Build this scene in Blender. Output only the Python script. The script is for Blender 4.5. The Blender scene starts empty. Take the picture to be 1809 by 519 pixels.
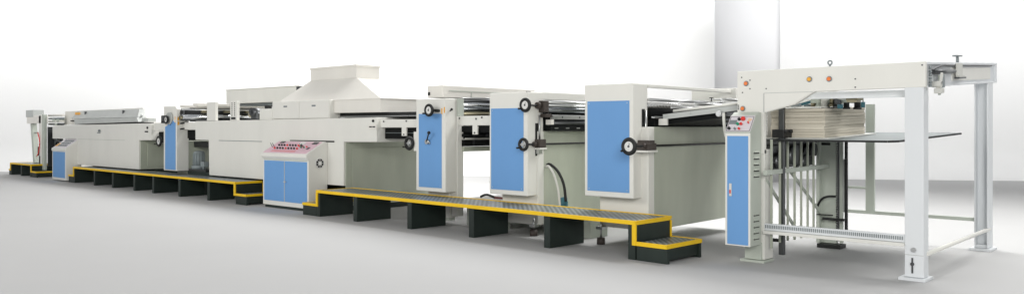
import bpy, bmesh, math, random
from mathutils import Vector, Matrix
random.seed(7)
S = bpy.context.scene
COL = S.collection
PI = math.pi

# ------------------------------------------------------------------ materials
def nodes(name):
    m = bpy.data.materials.new(name); m.use_nodes = True
    nt = m.node_tree; return m, nt, nt.nodes['Principled BSDF']

def paint(name, col, rough=.42, var=.05, bump=.03, spec=.4, wear=0.0, wearcol=(.3,.3,.27)):
    m, nt, b = nodes(name)
    tc = nt.nodes.new('ShaderNodeTexCoord')
    n = nt.nodes.new('ShaderNodeTexNoise'); n.inputs['Scale'].default_value = 1.7; n.inputs['Detail'].default_value = 5
    mp = nt.nodes.new('ShaderNodeMapping'); mp.inputs['Scale'].default_value = (1.6, 1.6, .45)
    nt.links.new(tc.outputs['Object'], mp.inputs['Vector']); nt.links.new(mp.outputs[0], n.inputs['Vector'])
    r = nt.nodes.new('ShaderNodeValToRGB')
    r.color_ramp.elements[0].position = .3; r.color_ramp.elements[1].position = .7
    r.color_ramp.elements[0].color = (*[c*(1-var) for c in col], 1)
    r.color_ramp.elements[1].color = (*[min(1, c*(1+var*.6)) for c in col], 1)
    nt.links.new(n.outputs['Fac'], r.inputs['Fac'])
    out = r.outputs['Color']
    if wear > 0:
        n2 = nt.nodes.new('ShaderNodeTexNoise'); n2.inputs['Scale'].default_value = 14; n2.inputs['Detail'].default_value = 8
        n2.inputs['Roughness'].default_value = .7
        nt.links.new(tc.outputs['Object'], n2.inputs['Vector'])
        r2 = nt.nodes.new('ShaderNodeValToRGB'); r2.color_ramp.elements[0].position = .58; r2.color_ramp.elements[1].position = .8
        nt.links.new(n2.outputs['Fac'], r2.inputs['Fac'])
        mu = nt.nodes.new('ShaderNodeMath'); mu.operation = 'MULTIPLY'; mu.inputs[1].default_value = wear
        nt.links.new(r2.outputs['Color'], mu.inputs[0])
        mx = nt.nodes.new('ShaderNodeMix'); mx.data_type = 'RGBA'
        nt.links.new(mu.outputs[0], mx.inputs['Factor']); nt.links.new(out, mx.inputs['A'])
        mx.inputs['B'].default_value = (*wearcol, 1); out = mx.outputs['Result']
    nt.links.new(out, b.inputs['Base Color'])
    n3 = nt.nodes.new('ShaderNodeTexNoise'); n3.inputs['Scale'].default_value = 6; n3.inputs['Detail'].default_value = 3
    nt.links.new(tc.outputs['Object'], n3.inputs['Vector'])
    mr = nt.nodes.new('ShaderNodeMapRange'); mr.inputs['To Min'].default_value = rough-.07; mr.inputs['To Max'].default_value = rough+.09
    nt.links.new(n3.outputs['Fac'], mr.inputs['Value']); nt.links.new(mr.outputs[0], b.inputs['Roughness'])
    b.inputs['Specular IOR Level'].default_value = spec
    if bump:
        bp = nt.nodes.new('ShaderNodeBump'); bp.inputs['Strength'].default_value = bump; bp.inputs['Distance'].default_value = .05
        nt.links.new(n.outputs['Fac'], bp.inputs['Height']); nt.links.new(bp.outputs[0], b.inputs['Normal'])
    return m

def metal(name, col, rough=.2, streak=0):
    m, nt, b = nodes(name)
    b.inputs['Metallic'].default_value = 1; b.inputs['Base Color'].default_value = (*col, 1)
    tc = nt.nodes.new('ShaderNodeTexCoord')
    n = nt.nodes.new('ShaderNodeTexNoise'); n.inputs['Scale'].default_value = 9; n.inputs['Detail'].default_value = 4
    nt.links.new(tc.outputs['Object'], n.inputs['Vector'])
    mr = nt.nodes.new('ShaderNodeMapRange'); mr.inputs['To Min'].default_value = max(.03, rough-.08); mr.inputs['To Max'].default_value = rough+.1
    nt.links.new(n.outputs['Fac'], mr.inputs['Value']); nt.links.new(mr.outputs[0], b.inputs['Roughness'])
    return m

M = {}
M['white'] = paint('cream_white_paint', (.77,.765,.72), .4, .03, .02)
M['warm'] = paint('warm_ivory_paint', (.77,.75,.70), .45, .035, .02)
M['cool'] = paint('cool_white_paint', (.73,.755,.775), .38, .03, .02)
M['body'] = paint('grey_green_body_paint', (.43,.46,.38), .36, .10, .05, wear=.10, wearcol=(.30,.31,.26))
M['frame'] = paint('pale_green_frame_paint', (.50,.54,.48), .45, .06, .03)
M['blue'] = paint('blue_door_paint', (.155,.345,.66), .5, .02, .012, spec=.25)
M['yellow'] = paint('yellow_edge_paint', (.88,.56,.008), .45, .06, .03, wear=.4, wearcol=(.42,.27,.03))
M['dark'] = paint('dark_green_black_paint', (.018,.028,.024), .5, .2, .05, spec=.35, wear=.25, wearcol=(.045,.055,.05))
M['black'] = paint('matt_black', (.012,.013,.013), .5, .2, .02, spec=.4)
M['belt'] = paint('black_belt_rubber', (.006,.007,.007), .6, .3, .05, spec=.12)
M['brown'] = paint('brown_cast_block', (.060,.048,.042), .55, .2, .08, wear=.3, wearcol=(.10,.08,.06))
M['pink'] = paint('pink_control_panel', (.74,.50,.58), .4, .05, .01)
M['pale'] = paint('pale_control_panel', (.72,.68,.72), .4, .03, .01)
M['orange'] = paint('orange_lens', (.85,.22,.05), .3, .03, 0)
M['amber'] = paint('amber_tag', (.85,.42,.05), .4, .03, 0)
M['red'] = paint('red_button', (.75,.05,.04), .3, .03, 0)
M['oxide'] = paint('dark_red_grip', (.16,.03,.03), .4, .05, 0)
M['green'] = paint('green_button', (.02,.30,.16), .3, .03, 0)
M['motor'] = paint('grey_motor_paint', (.26,.30,.31), .4, .1, .04)
M['teal'] = paint('teal_motor_paint', (.05,.16,.20), .4, .1, .04)
M['steelgrey'] = paint('grey_steel_sheet', (.22,.25,.26), .38, .1, .03, spec=.5)
M['lidgrey'] = paint('blue_grey_cover_paint', (.49,.51,.495), .42, .05, .02)
M['hose'] = paint('white_hose', (.66,.66,.62), .5, .03, 0)
M['ivory_dial'] = paint('white_dial', (.78,.78,.76), .3, .02, 0)
M['chrome'] = metal('chrome_roller', (.70,.72,.74), .16)
M['steel'] = metal('brushed_steel', (.62,.63,.63), .3)
M['gold'] = metal('dull_bronze_roller', (.32,.29,.20), .35)
M['darkmetal'] = metal('dark_steel', (.13,.135,.14), .38)
M['slate'] = paint('grey_board_steel', (.20,.225,.23), .5, .12, .03, spec=.3)
M['darkchrome'] = metal('dark_chrome_roller', (.22,.235,.245), .2)

def mat_deck():
    m, nt, b = nodes('checker_plate')
    tc = nt.nodes.new('ShaderNodeTexCoord')
    hs = []
    for ang in (45, -45):
        mp = nt.nodes.new('ShaderNodeMapping'); mp.inputs['Rotation'].default_value = (0,0,math.radians(ang)); mp.inputs['Scale'].default_value = (1,1,1)
        nt.links.new(tc.outputs['Object'], mp.inputs['Vector'])
        w = nt.nodes.new('ShaderNodeTexWave'); w.inputs['Scale'].default_value = 5.2; w.inputs['Distortion'].default_value = .4
        w.inputs['Detail'].default_value = 0
        nt.links.new(mp.outputs[0], w.inputs['Vector']); hs.append(w)
    mu = nt.nodes.new('ShaderNodeMath'); mu.operation = 'MULTIPLY'
    nt.links.new(hs[0].outputs['Fac'], mu.inputs[0]); nt.links.new(hs[1].outputs['Fac'], mu.inputs[1])
    r = nt.nodes.new('ShaderNodeValToRGB')
    r.color_ramp.elements[0].position = .15; r.color_ramp.elements[0].color = (.17,.195,.195,1)
    r.color_ramp.elements[1].position = .65; r.color_ramp.elements[1].color = (.56,.60,.62,1)
    nt.links.new(mu.outputs[0], r.inputs['Fac'])
    n = nt.nodes.new('ShaderNodeTexNoise'); n.inputs['Scale'].default_value = 1.3; n.inputs['Detail'].default_value = 5
    nt.links.new(tc.outputs['Object'], n.inputs['Vector'])
    mr = nt.nodes.new('ShaderNodeMapRange'); mr.inputs['To Min'].default_value = .65; mr.inputs['To Max'].default_value = 1.25
    nt.links.new(n.outputs['Fac'], mr.inputs['Value'])
    vm = nt.nodes.new('ShaderNodeVectorMath'); vm.operation = 'SCALE'
    nt.links.new(r.outputs['Color'], vm.inputs[0]); nt.links.new(mr.outputs[0], vm.inputs['Scale'])
    nt.links.new(vm.outputs[0], b.inputs['Base Color'])
    b.inputs['Metallic'].default_value = .55; b.inputs['Roughness'].default_value = .36
    bp = nt.nodes.new('ShaderNodeBump'); bp.inputs['Strength'].default_value = .6; bp.inputs['Distance'].default_value = .006
    nt.links.new(mu.outputs[0], bp.inputs['Height']); nt.links.new(bp.outputs[0], b.inputs['Normal'])
    return m
M['deck'] = mat_deck()

def mat_paper():
    m, nt, b = nodes('stacked_board_edges')
    tc = nt.nodes.new('ShaderNodeTexCoord')
    acc = None
    for sc, amt in ((110, .45), (19, .75)):
        mp = nt.nodes.new('ShaderNodeMapping'); mp.inputs['Scale'].default_value = (.35,.35,sc)
        nt.links.new(tc.outputs['Object'], mp.inputs['Vector'])
        n = nt.nodes.new('ShaderNodeTexNoise'); n.inputs['Scale'].default_value = 1; n.inputs['Detail'].default_value = 3
        nt.links.new(mp.outputs[0], n.inputs['Vector'])
        mu = nt.nodes.new('ShaderNodeMath'); mu.operation = 'MULTIPLY'; mu.inputs[1].default_value = amt
        nt.links.new(n.outputs['Fac'], mu.inputs[0])
        if acc is None: acc = mu
        else:
            ad = nt.nodes.new('ShaderNodeMath'); ad.operation = 'ADD'
            nt.links.new(acc.outputs[0], ad.inputs[0]); nt.links.new(mu.outputs[0], ad.inputs[1]); acc = ad
    r = nt.nodes.new('ShaderNodeValToRGB')
    r.color_ramp.elements[0].position = .42; r.color_ramp.elements[0].color = (.36,.33,.265,1)
    r.color_ramp.elements[1].position = .68; r.color_ramp.elements[1].color = (.64,.595,.505,1)
    nt.links.new(acc.outputs[0], r.inputs['Fac']); nt.links.new(r.outputs['Color'], b.inputs['Base Color'])
    b.inputs['Roughness'].default_value = .85
    bp = nt.nodes.new('ShaderNodeBump'); bp.inputs['Strength'].default_value = .4; bp.inputs['Distance'].default_value = .01
    nt.links.new(acc.outputs[0], bp.inputs['Height']); nt.links.new(bp.outputs[0], b.inputs['Normal'])
    return m
M['paper'] = mat_paper()

def plain(name, col, rough, var=.0, scale=1.0):
    m, nt, b = nodes(name)
    tc = nt.nodes.new('ShaderNodeTexCoord')
    n = nt.nodes.new('ShaderNodeTexNoise'); n.inputs['Scale'].default_value = scale; n.inputs['Detail'].default_value = 6
    nt.links.new(tc.outputs['Object'], n.inputs['Vector'])
    r = nt.nodes.new('ShaderNodeValToRGB'); r.color_ramp.elements[0].position = .3; r.color_ramp.elements[1].position = .7
    r.color_ramp.elements[0].color = (*[c*(1-var) for c in col],1); r.color_ramp.elements[1].color = (*[min(1,c*(1+var)) for c in col],1)
    nt.links.new(n.outputs['Fac'], r.inputs['Fac']); nt.links.new(r.outputs['Color'], b.inputs['Base Color'])
    b.inputs['Roughness'].default_value = rough; b.inputs['Specular IOR Level'].default_value = .15
    return m
M['floor'] = plain('studio_floor_vinyl', (.47,.47,.47), .75, .012, .8)
M['drop'] = plain('studio_backdrop_paper', (.86,.86,.855), .9, .006, .4)
M['added_panel'] = plain('added_panel_grey', (.72,.72,.73), .9, .01, .8)  # surface of the added curved panel

# ------------------------------------------------------------------ mesh builder
class B:
    def __init__(s): s.bm = bmesh.new()
    def box(s, x0, x1, y0, y1, z0, z1, bev=0.0, seg=2):
        x0,x1 = min(x0,x1),max(x0,x1); y0,y1 = min(y0,y1),max(y0,y1); z0,z1 = min(z0,z1),max(z0,z1)
        r = bmesh.ops.create_cube(s.bm, size=1)
        for v in r['verts']:
            v.co = Vector(((x0+x1)/2 + v.co.x*(x1-x0), (y0+y1)/2 + v.co.y*(y1-y0), (z0+z1)/2 + v.co.z*(z1-z0)))
        if bev > 0:
            bev = min(bev, .45*min(x1-x0, y1-y0, z1-z0))
            es = list({e for v in r['verts'] for e in v.link_edges})
            bmesh.ops.bevel(s.bm, geom=es, offset=bev, segments=seg, affect='EDGES', profile=.5)
        return s
    def prism(s, pts, axis, a, b, bev=0.0):
        """closed outline swept along an axis; pts are in the two other axes (y: x,z  x: y,z  z: x,y)"""
        def P(p, t):
            return Vector((p[0], t, p[1])) if axis == 'y' else Vector((t, p[0], p[1])) if axis == 'x' else Vector((p[0], p[1], t))
        lo = [s.bm.verts.new(P(p, a)) for p in pts]; hi = [s.bm.verts.new(P(p, b)) for p in pts]
        fs = [s.bm.faces.new(lo), s.bm.faces.new(hi)]
        n = len(pts)
        for i in range(n): fs.append(s.bm.faces.new((lo[i], lo[(i+1)%n], hi[(i+1)%n], hi[i])))
        bmesh.ops.recalc_face_normals(s.bm, faces=fs)
        if bev > 0:
            es = list({e for f in fs for e in f.edges})
            bmesh.ops.bevel(s.bm, geom=es, offset=bev, segments=2, affect='EDGES', profile=.5)
        return s
    def hexa(s, lo, hi):
        """frustum: four bottom points, four top points"""
        a = [s.bm.verts.new(p) for p in lo]; b = [s.bm.verts.new(p) for p in hi]
        fs = [s.bm.faces.new(a), s.bm.faces.new(b)]
        for i in range(4): fs.append(s.bm.faces.new((a[i], a[(i+1)%4], b[(i+1)%4], b[i])))
        bmesh.ops.recalc_face_normals(s.bm, faces=fs); return s
    def cyl(s, p0, p1, r, n=24, r2=None, smooth=True):
        p0 = Vector(p0); p1 = Vector(p1); d = p1-p0
        q = d.to_track_quat('Z', 'Y').to_matrix().to_4x4()
        res = bmesh.ops.create_cone(s.bm, cap_ends=True, segments=n, radius1=r, radius2=r if r2 is None else r2, depth=d.length,
                                    matrix=Matrix.Translation((p0+p1)/2) @ q)
        fs = {f for v in res['verts'] for f in v.link_faces}
        for f in fs:
            if len(f.verts) == 4 and smooth: f.smooth = True
        return s
    def ring(s, c, axis, R, r, n=32, k=12):
        c = Vector(c); q = Vector(axis).normalized().to_track_quat('Z','Y').to_matrix()
        vs = []
        for i in range(n):
            a = 2*PI*i/n; row = []
            for j in range(k):
                t = 2*PI*j/k
                row.append(s.bm.verts.new(c + q @ Vector(((R+r*math.cos(t))*math.cos(a), (R+r*math.cos(t))*math.sin(a), r*math.sin(t)))))
            vs.append(row)
        for i in range(n):
            for j in range(k):
                f = s.bm.faces.new((vs[i][j], vs[(i+1)%n][j], vs[(i+1)%n][(j+1)%k], vs[i][(j+1)%k])); f.smooth = True
        return s
    def ball(s, c, r, sx=1, sy=1, sz=1):
        res = bmesh.ops.create_uvsphere(s.bm, u_segments=18, v_segments=10, radius=r)
        for v in res['verts']:
            v.co = Vector(c) + Vector((v.co.x*sx, v.co.y*sy, v.co.z*sz))
            for f in v.link_faces: f.smooth = True
        return s
    def tube(s, pts, r, n=10, sub=6):
        P = [Vector(p) for p in pts]
        cur = []
        for i in range(len(P)-1):
            a = P[max(i-1,0)]; b = P[i]; c = P[i+1]; d = P[min(i+2,len(P)-1)]
            for t in range(sub):
                u = t/sub
                cur.append(.5*((2*b) + (c-a)*u + (2*a-5*b+4*c-d)*u*u + (3*b-a-3*c+d)*u**3))
        cur.append(P[-1])
        rows = []
        for i, p in enumerate(cur):
            d = (cur[min(i+1,len(cur)-1)] - cur[max(i-1,0)]).normalized()
            q = d.to_track_quat('Z','Y').to_matrix()
            rows.append([s.bm.verts.new(p + q @ Vector((r*math.cos(2*PI*j/n), r*math.sin(2*PI*j/n), 0))) for j in range(n)])
        for i in range(len(rows)-1):
            for j in range(n):
                f = s.bm.faces.new((rows[i][j], rows[i][(j+1)%n], rows[i+1][(j+1)%n], rows[i+1][j])); f.smooth = True
        s.bm.faces.new(rows[0]); s.bm.faces.new(rows[-1]); return s
    def bar(s, p0, p1, w, h):
        """rectangular bar between two points; w sideways, h upwards"""
        p0 = Vector(p0); p1 = Vector(p1); d = (p1-p0).normalized()
        up = Vector((0,0,1)) if abs(d.z) < .9 else Vector((0,1,0))
        sd = d.cross(up).normalized(); up = sd.cross(d).normalized()
        def four(p): return [p+sd*w/2*i+up*h/2*j for i,j in ((-1,-1),(1,-1),(1,1),(-1,1))]
        return s.hexa(four(p0), four(p1))

def org(o):
    v = Vector((0,0,0))
    while o: v += o.location; o = o.parent
    return v
def link(name, b, mat, parent=None, loc=None):
    bm = b.bm
    bmesh.ops.recalc_face_normals(bm, faces=bm.faces[:])
    off = org(parent) if parent else Vector(loc or (0,0,0))
    for v in bm.verts: v.co -= off
    me = bpy.data.meshes.new(name); bm.to_mesh(me); bm.free()
    me.materials.append(M[mat])
    o = bpy.data.objects.new(name, me); COL.objects.link(o)
    if parent: o.parent = parent
    else: o.location = off
    return o
def thing(name, label, cat, loc, group=None):
    o = bpy.data.objects.new(name, None); o.empty_display_size = .2; COL.objects.link(o)
    o.location = loc; o['label'] = label; o['category'] = cat
    if group: o['group'] = group
    return o
def tag(o, label, cat, group=None):
    o['label'] = label; o['category'] = cat
    if group: o['group'] = group
    return o
def structure(o): o['kind'] = 'structure'; return o

# ------------------------------------------------------------------ camera
TH = math.radians(48)
F = Vector((-math.cos(TH), math.sin(TH), 0)); R = Vector((F.y, -F.x, 0))
cam = bpy.data.cameras.new('camera'); co = bpy.data.objects.new('camera', cam); COL.objects.link(co)
co.location = (0,0,1.5); co.rotation_euler = (PI/2, 0, math.radians(42))
cam.sensor_width = 36; cam.lens = 36*1441/1809; cam.shift_y = -35.5/1809; cam.clip_end = 400; cam.clip_start = .05
S.camera = co

# ------------------------------------------------------------------ studio: floor and backdrop (one sweep, cove at the back)
WD, WS, RC = 25.7, -.149, .9           # the back wall stands slightly turned to the viewer
WV = (R + F*WS).normalized(); WN = Vector((-WV.y, WV.x, 0)); WN = WN if WN.dot(F) < 0 else -WN; W0 = F*WD
def sheet(name, prof, mat, half=55):
    """profile of (distance in front of the wall, height)"""
    b = B(); rows = []
    for d, z in prof:
        rows.append([b.bm.verts.new(W0 + WN*d + WV*a + Vector((0,0,z))) for a in (-half, half)])
    for i in range(len(rows)-1):
        f = b.bm.faces.new((rows[i][0], rows[i][1], rows[i+1][1], rows[i+1][0])); f.smooth = True
    o = link(name, b, mat); structure(o); return o
sheet('floor', [(45,0),(RC,0)], 'floor')
sheet('backdrop', [(RC - RC*math.sin(t*PI/2/16), RC - RC*math.cos(t*PI/2/16)) for t in range(17)] + [(0, 16)], 'drop')

# ------------------------------------------------------------------ shared pieces
def tower(t, x0, x1, yf, yb, z0, z1, dx0, dx1, dz0, dz1, mat='white'):
    c = link('cabinet', B().box(x0,x1,yf,yb,z0,z1,.012), mat, t)
    d = link('door', B().box(dx0,dx1,yf-.006,yf+.01,dz0,dz1,.002,1), 'blue', t)
    b = B()
    for x in (dx0+.03, dx1-.03):
        for z in (dz0+.03, dz1-.03): b.cyl((x,yf-.010,z),(x,yf-.004,z),.006,8)
    link('screws', b, 'steel', d)
    return c
def handwheel(t, c, Rw, r, dial=True, handle=True, shaft=None, axis=(0,-1,0)):
    c = Vector(c); ax = Vector(axis)
    w = link('handwheel', B().ring(c, ax, Rw, r), 'black', t)
    if dial:
        link('dial', B().cyl(c+ax*.012, c-ax*.012, Rw-r*.6, 28), 'ivory_dial', w)
        b = B().cyl(c+ax*.018, c+ax*.010, .014, 10)
        b.bar(c+ax*.014, c+ax*.014+Vector((.012,0,Rw*.45)), .006, .003)
        for k in range(12):
            a = 2*PI*k/12; q = Vector((math.cos(a)*(Rw-r*1.6),0,math.sin(a)*(Rw-r*1.6)))
            b.bar(c+ax*.013+q, c+ax*.013+q*1.12, .004, .003)
        link('pointer', b, 'darkmetal', w)
    else:
        b = B().cyl(c+ax*.02, c-ax*.02, .028, 14)
        b.bar(c-Vector((Rw*.95,0,0)), c+Vector((Rw*.95,0,0)), .018, .016); b.bar(c-Vector((0,0,Rw*.95)), c+Vector((0,0,Rw*.95)), .018, .016)
        link('spokes', b, 'steel', w)
    if handle:
        h = c + Vector((-Rw*.75,0,-Rw*.65))
        link('handle', B().cyl(h, h+ax*.07, .012, 10).ball(h+ax*.07,.014), 'black', w)
    if shaft:
        link('shaft', B().cyl(c-ax*.01, c-ax*shaft, .013, 12), 'black', t)
    return w
def foot(t, x, y, zb, h):
    """levelling foot: bracket, bolt and dark pad"""
    f = link('levelling_foot', B().box(x-.05,x+.05,y-.09,y+.01,zb-.02,zb+.02,.004).cyl((x,y-.045,zb+.10),(x,y-.045,.07),.011,10)
             .cyl((x,y-.045,zb+.045),(x,y-.045,zb+.02),.022,6,smooth=False), 'steel', t)
    link('pad', B().cyl((x,y-.045,0),(x,y-.045,.085),.055,20,.05), 'brown', f)

# ------------------------------------------------------------------ walkways
def walkway(label, x0, y0, x1, y1, depth, H, pansX, left_step, right_step, thick=.10, step_h=.21, rear=True):
    """front edge runs from (x0,y0) to (x1,y1); local x along the front, local y away from the viewer"""
    t = thing('walkway_platform', label, 'walkway', (x0,y0,0), 'raised walkways along the machine')
    L = math.hypot(x1-x0,y1-y0); t.rotation_euler.z = math.atan2(y1-y0,x1-x0)
    def part(n, b, m, p=None):
        bmesh.ops.recalc_face_normals(b.bm, faces=b.bm.faces[:])
        me = bpy.data.meshes.new(n); b.bm.to_mesh(me); b.bm.free(); me.materials.append(M[m])
        o = bpy.data.objects.new(n, me); COL.objects.link(o); o.parent = p or t; return o
    part('deck', B().box(.02,L-.02,.02,depth-.02,H-.035,H-.004), 'deck')
    tw = .045
    part('front_trim', B().box(0,L,-.004,.03,H-tw,H+.002,.004), 'yellow')
    if rear: part('rear_trim', B().box(0,L,depth-.03,depth,H-.03,H+.004,.003), 'yellow')
    b = B().box(-.003,.03,.032,depth-.032,H-tw,H+.001,.003); part('end_trim', b, 'yellow')
    b = B().box(L-.03,L+.003,.032,depth-.032,H-tw,H+.001,.003); part('end_trim', b, 'yellow')
    for px in pansX:
        part('support_panel', B().box(px,px+thick,.012,depth-.06,.0,H-tw-.003,.004), 'dark')
    part('rear_panel', B().box(.05,L-.05,depth-.05,depth-.035,H-.14,H-.04), 'dark')
    for side, w in ((-1,left_step),(1,right_step)):
        if not w: continue
        a, c = (-w, -.004) if side < 0 else (L+.004, L+w)
        e = -.0 if side < 0 else L
        st = part('step', B().box(a,c,.012,.06,0,step_h-tw,.003).box(a,c,depth-.06,depth-.02,0,step_h-tw,.003)
                  .box(a+.02 if side<0 else c-.07, a+.06 if side<0 else c-.03,.06,depth-.06,.03,step_h-tw,.003), 'dark')
        part('tread', B().box(a+.025,c-.025,.03,depth-.03,step_h-.035,step_h-.006), 'deck', st)
        tb = B().box(a,c,-.004,.034,step_h-tw,step_h,.004).box(a,c,depth-.034,depth,step_h-tw,step_h,.004)
        tb.box(a,a+.034,.034,depth-.034,step_h-tw,step_h-.001,.003) if side<0 else tb.box(c-.034,c,.034,depth-.034,step_h-tw,step_h-.001,.003)
        part('tread_trim', tb, 'yellow', st)
        xa, xb = (-.003,.05) if side < 0 else (L-.05,L+.003)
        part('corner_trim', B().box(xa,xb,-.005,.02,step_h-tw,H-tw,.003), 'yellow', st)
        part('corner_trim', B().box(xa,xb,depth-.025,depth-.002,step_h-.01,H-tw,.003), 'yellow', st)
        xa, xb = (.01,.04) if side < 0 else (L-.04,L-.01)
        part('riser', B().box(xa,xb,.022,depth-.03,step_h-tw,H-tw-.002), 'dark', st)
    return t
walkway('long dark walkway with yellow edges in front of the three blue doored coating units', -11.62, 7.98, -5.11, 7.755, .74, .44,
        [.0, 1.06, 2.42, 3.75, 5.12, 6.40], .42, .41)
walkway('yellow edged walkway with many dark supports, running past the narrow blue tower', -23.45, 8.40, -14.62, 8.185, .62, .43,
        [.0, 1.45, 2.65, 3.95, 5.0, 6.33, 7.66], .36, .42, rear=False)
walkway('short yellow edged walkway at the far left end beside the small blue cabinet', -28.9, 8.50, -27.0, 8.50, .75, .38,
        [.0, .95, 1.78], .12, .42, step_h=.18, rear=False)

# ------------------------------------------------------------------ coating unit 3 (nearest)
t = thing('coating_unit', 'nearest and largest blue doored coating unit, one handwheel on its edge, next to the feeder', 'machine', (-5.85,9.5,0), 'coating units')
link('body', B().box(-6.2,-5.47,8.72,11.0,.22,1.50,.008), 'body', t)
link('column', B().box(-6.2,-5.466,8.58,8.717,.22,1.50,.01), 'white', t)
tower(t, -6.31,-5.567,8.4,8.72,.62,2.035, -6.263,-5.625,.69,1.822)
link('slot', B().box(-5.57,-5.562,8.585,8.65,1.10,1.72), 'black', t)
link('slide_rod', B().cyl((-5.545,8.64,1.28),(-5.545,8.64,1.70),.014,12).box(-5.567,-5.53,8.60,8.665,1.13,1.20,.004), 'steel', t)
handwheel(t, (-5.435,8.11,1.268), .082,.026, shaft=2.5)
link('bearing_block', B().box(-5.562,-5.385,8.44,8.64,1.215,1.30,.008).box(-5.56,-5.40,8.48,8.62,1.29,1.335,.006).cyl((-5.435,8.40,1.268),(-5.435,8.46,1.268),.032,16), 'brown', t)
link('bearing_plate', B().box(-5.56,-5.375,8.43,8.65,1.19,1.213,.003), 'white', t)
link('top_bar', B().box(-5.62,-5.55,8.722,11.0,1.99,2.03,.005), 'white', t)
link('rear_frame', B().box(-6.2,-5.48,10.92,11.02,1.50,2.06,.008), 'white', t)
link('roller', B().cyl((-5.56,8.72,1.838),(-5.56,10.92,1.838),.020), 'steel', t)
link('roller', B().cyl((-5.60,8.72,1.775),(-5.60,10.92,1.775),.036), 'chrome', t)
b = B()
for k in range(60):     # spiral grooves of the spreader roller
    y = 8.75+k*.036; b.ring((-5.60,y,1.775),(0,1,.35),.036,.005,16,5)
link('spiral_ridges', b, 'warm', t)
link('roller', B().cyl((-5.58,8.72,1.68),(-5.58,10.92,1.68),.055), 'belt', t)
link('tie_bar', B().box(-5.52,-5.47,8.722,10.92,1.605,1.63,.004), 'steel', t)
link('dark_backing', B().box(-5.80,-5.78,8.73,10.9,1.50,1.80), 'belt', t)  # added black plate standing in for the shaded interior behind the rollers
link('roller', B().cyl((-5.66,8.72,1.72),(-5.66,10.92,1.72),.06), 'belt', t)
link('belt_underside', B().box(-5.60,-5.49,8.74,10.9,1.503,1.598), 'belt', t)
foot(t, -6.15, 8.58, .21, .1)

# ------------------------------------------------------------------ feed table between feeder and unit 3
t = thing('feed_table', 'inclined feed table with steel rails, small press wheels and black belts beside the feeder', 'feed table', (-4.9,9.8,0))
def inc(x): return 1.618 + (x+5.5)*.098
for y in (8.82, 10.75):
    b = B().bar((-5.40,y,inc(-5.40)-.005),(-4.30,y,inc(-4.30)-.005),.025,.062)
    for x in (-5.35,-5.02,-4.65): b.cyl((x,y-.022,inc(x)),(x,y+.02,inc(x)),.012,8)
    link('side_rail', b, 'lidgrey', t)
b = B().prism([(-5.46,1.525),(-4.66,1.605),(-4.58,1.70),(-5.46,1.612)], 'y', 8.86, 10.7); link('belt_bed', b, 'belt', t)
link('end_bracket', B().box(-5.46,-5.34,8.80,8.835,1.52,1.60,.004), 'white', t)
for k in range(9):
    y = 9.0 + k*.2
    link('belt', B().bar((-5.44,y,inc(-5.44)+.045),(-4.30,y,inc(-4.30)+.045),.05,.008), 'belt', t)
for x, z in ((-5.3,.10),(-4.98,.11),(-4.62,.12)):
    link('cross_shaft', B().cyl((x,8.84,inc(x)+z),(x,10.72,inc(x)+z),.013,12), 'steel', t)
link('guide_rod', B().cyl((-5.28,8.86,inc(-5.28)+.055),(-4.32,8.86,inc(-4.32)+.045),.018,12), 'white', t)
b = B()
for y in (9.3,9.65,9.95,10.3,10.6):
    b.bar((-5.2,y,inc(-5.2)+.13),(-4.35,y,inc(-4.35)+.14),.018,.018)
link('press_bars', b, 'steel', t)
for y in (9.3,9.65,9.95,10.3,10.6):
    for x in (-5.0,-4.55):
        w = link('press_wheel', B().cyl((x,y-.016,inc(x)+.085),(x,y+.016,inc(x)+.085),.028,16), 'red' if x > -4.8 else 'darkmetal', t)
        link('knob', B().cyl((x,y,inc(x)+.15),(x,y,inc(x)+.19),.007,8).cyl((x,y,inc(x)+.19),(x,y,inc(x)+.20),.026,12), 'black', w)
link('stop_bar', B().cyl((-5.18,9.9,inc(-5.18)+.15),(-5.18,9.9,inc(-5.18)+.205),.018,10).box(-5.33,-5.03,9.87,9.93,inc(-5.18)+.205,inc(-5.18)+.225,.004), 'steel', t)
link('end_housing', B().prism([(-4.62,1.63),(-4.30,1.64),(-4.30,1.69),(-4.50,1.70)],'y',8.84,9.2), 'darkmetal', t)
link('pivot_cap', B().cyl((-4.62,8.76,1.655),(-4.62,8.80,1.655),.035,16), 'steel', t)
b = B()
for z in (1.44,1.49,1.54,1.585): b.bar((-4.62,8.9,z),(-4.29,8.9,z-.004),.03,.014)
link('lower_rails', b, 'darkmetal', t)
o = link('flexible_conduit', B().tube([(-4.50,8.66,1.66),(-4.485,8.64,1.55),(-4.44,8.6,1.40),(-4.35,8.55,1.28),(-4.335,8.50,1.1)], .017), 'hose')
tag(o, 'pale flexible cable conduit curving down beside the feeder control cabinet', 'conduit')

# ------------------------------------------------------------------ coating unit 2 (middle)
t = thing('coating_unit', 'middle blue doored coating unit with two handwheels on its right edge', 'machine', (-7.6,9.5,0), 'coating units')
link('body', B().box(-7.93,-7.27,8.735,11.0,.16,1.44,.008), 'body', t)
link('column', B().box(-7.93,-7.262,8.60,8.73,.145,1.44,.01), 'white', t)
tower(t, -7.995,-7.278,8.4,8.735,.555,1.976, -7.96,-7.35,.622,1.757)
link('slot', B().box(-7.284,-7.273,8.56,8.62,1.10,1.55), 'black', t)
link('slide_rod', B().cyl((-7.25,8.62,1.28),(-7.25,8.62,1.66),.014,12).box(-7.275,-7.22,8.57,8.65,1.13,1.20,.004), 'steel', t)
handwheel(t, (-7.24,8.27,1.262), .070,.022, dial=False, shaft=1.5)
link('bearing_block', B().box(-7.274,-7.18,8.54,8.68,1.215,1.33,.008).cyl((-7.24,8.48,1.262),(-7.24,8.53,1.262),.035,16), 'brown', t)
link('bearing_plate', B().box(-7.272,-7.17,8.53,8.69,1.19,1.212,.003), 'white', t)
handwheel(t, (-7.24,8.31,1.793), .076,.024, shaft=.4)
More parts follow.
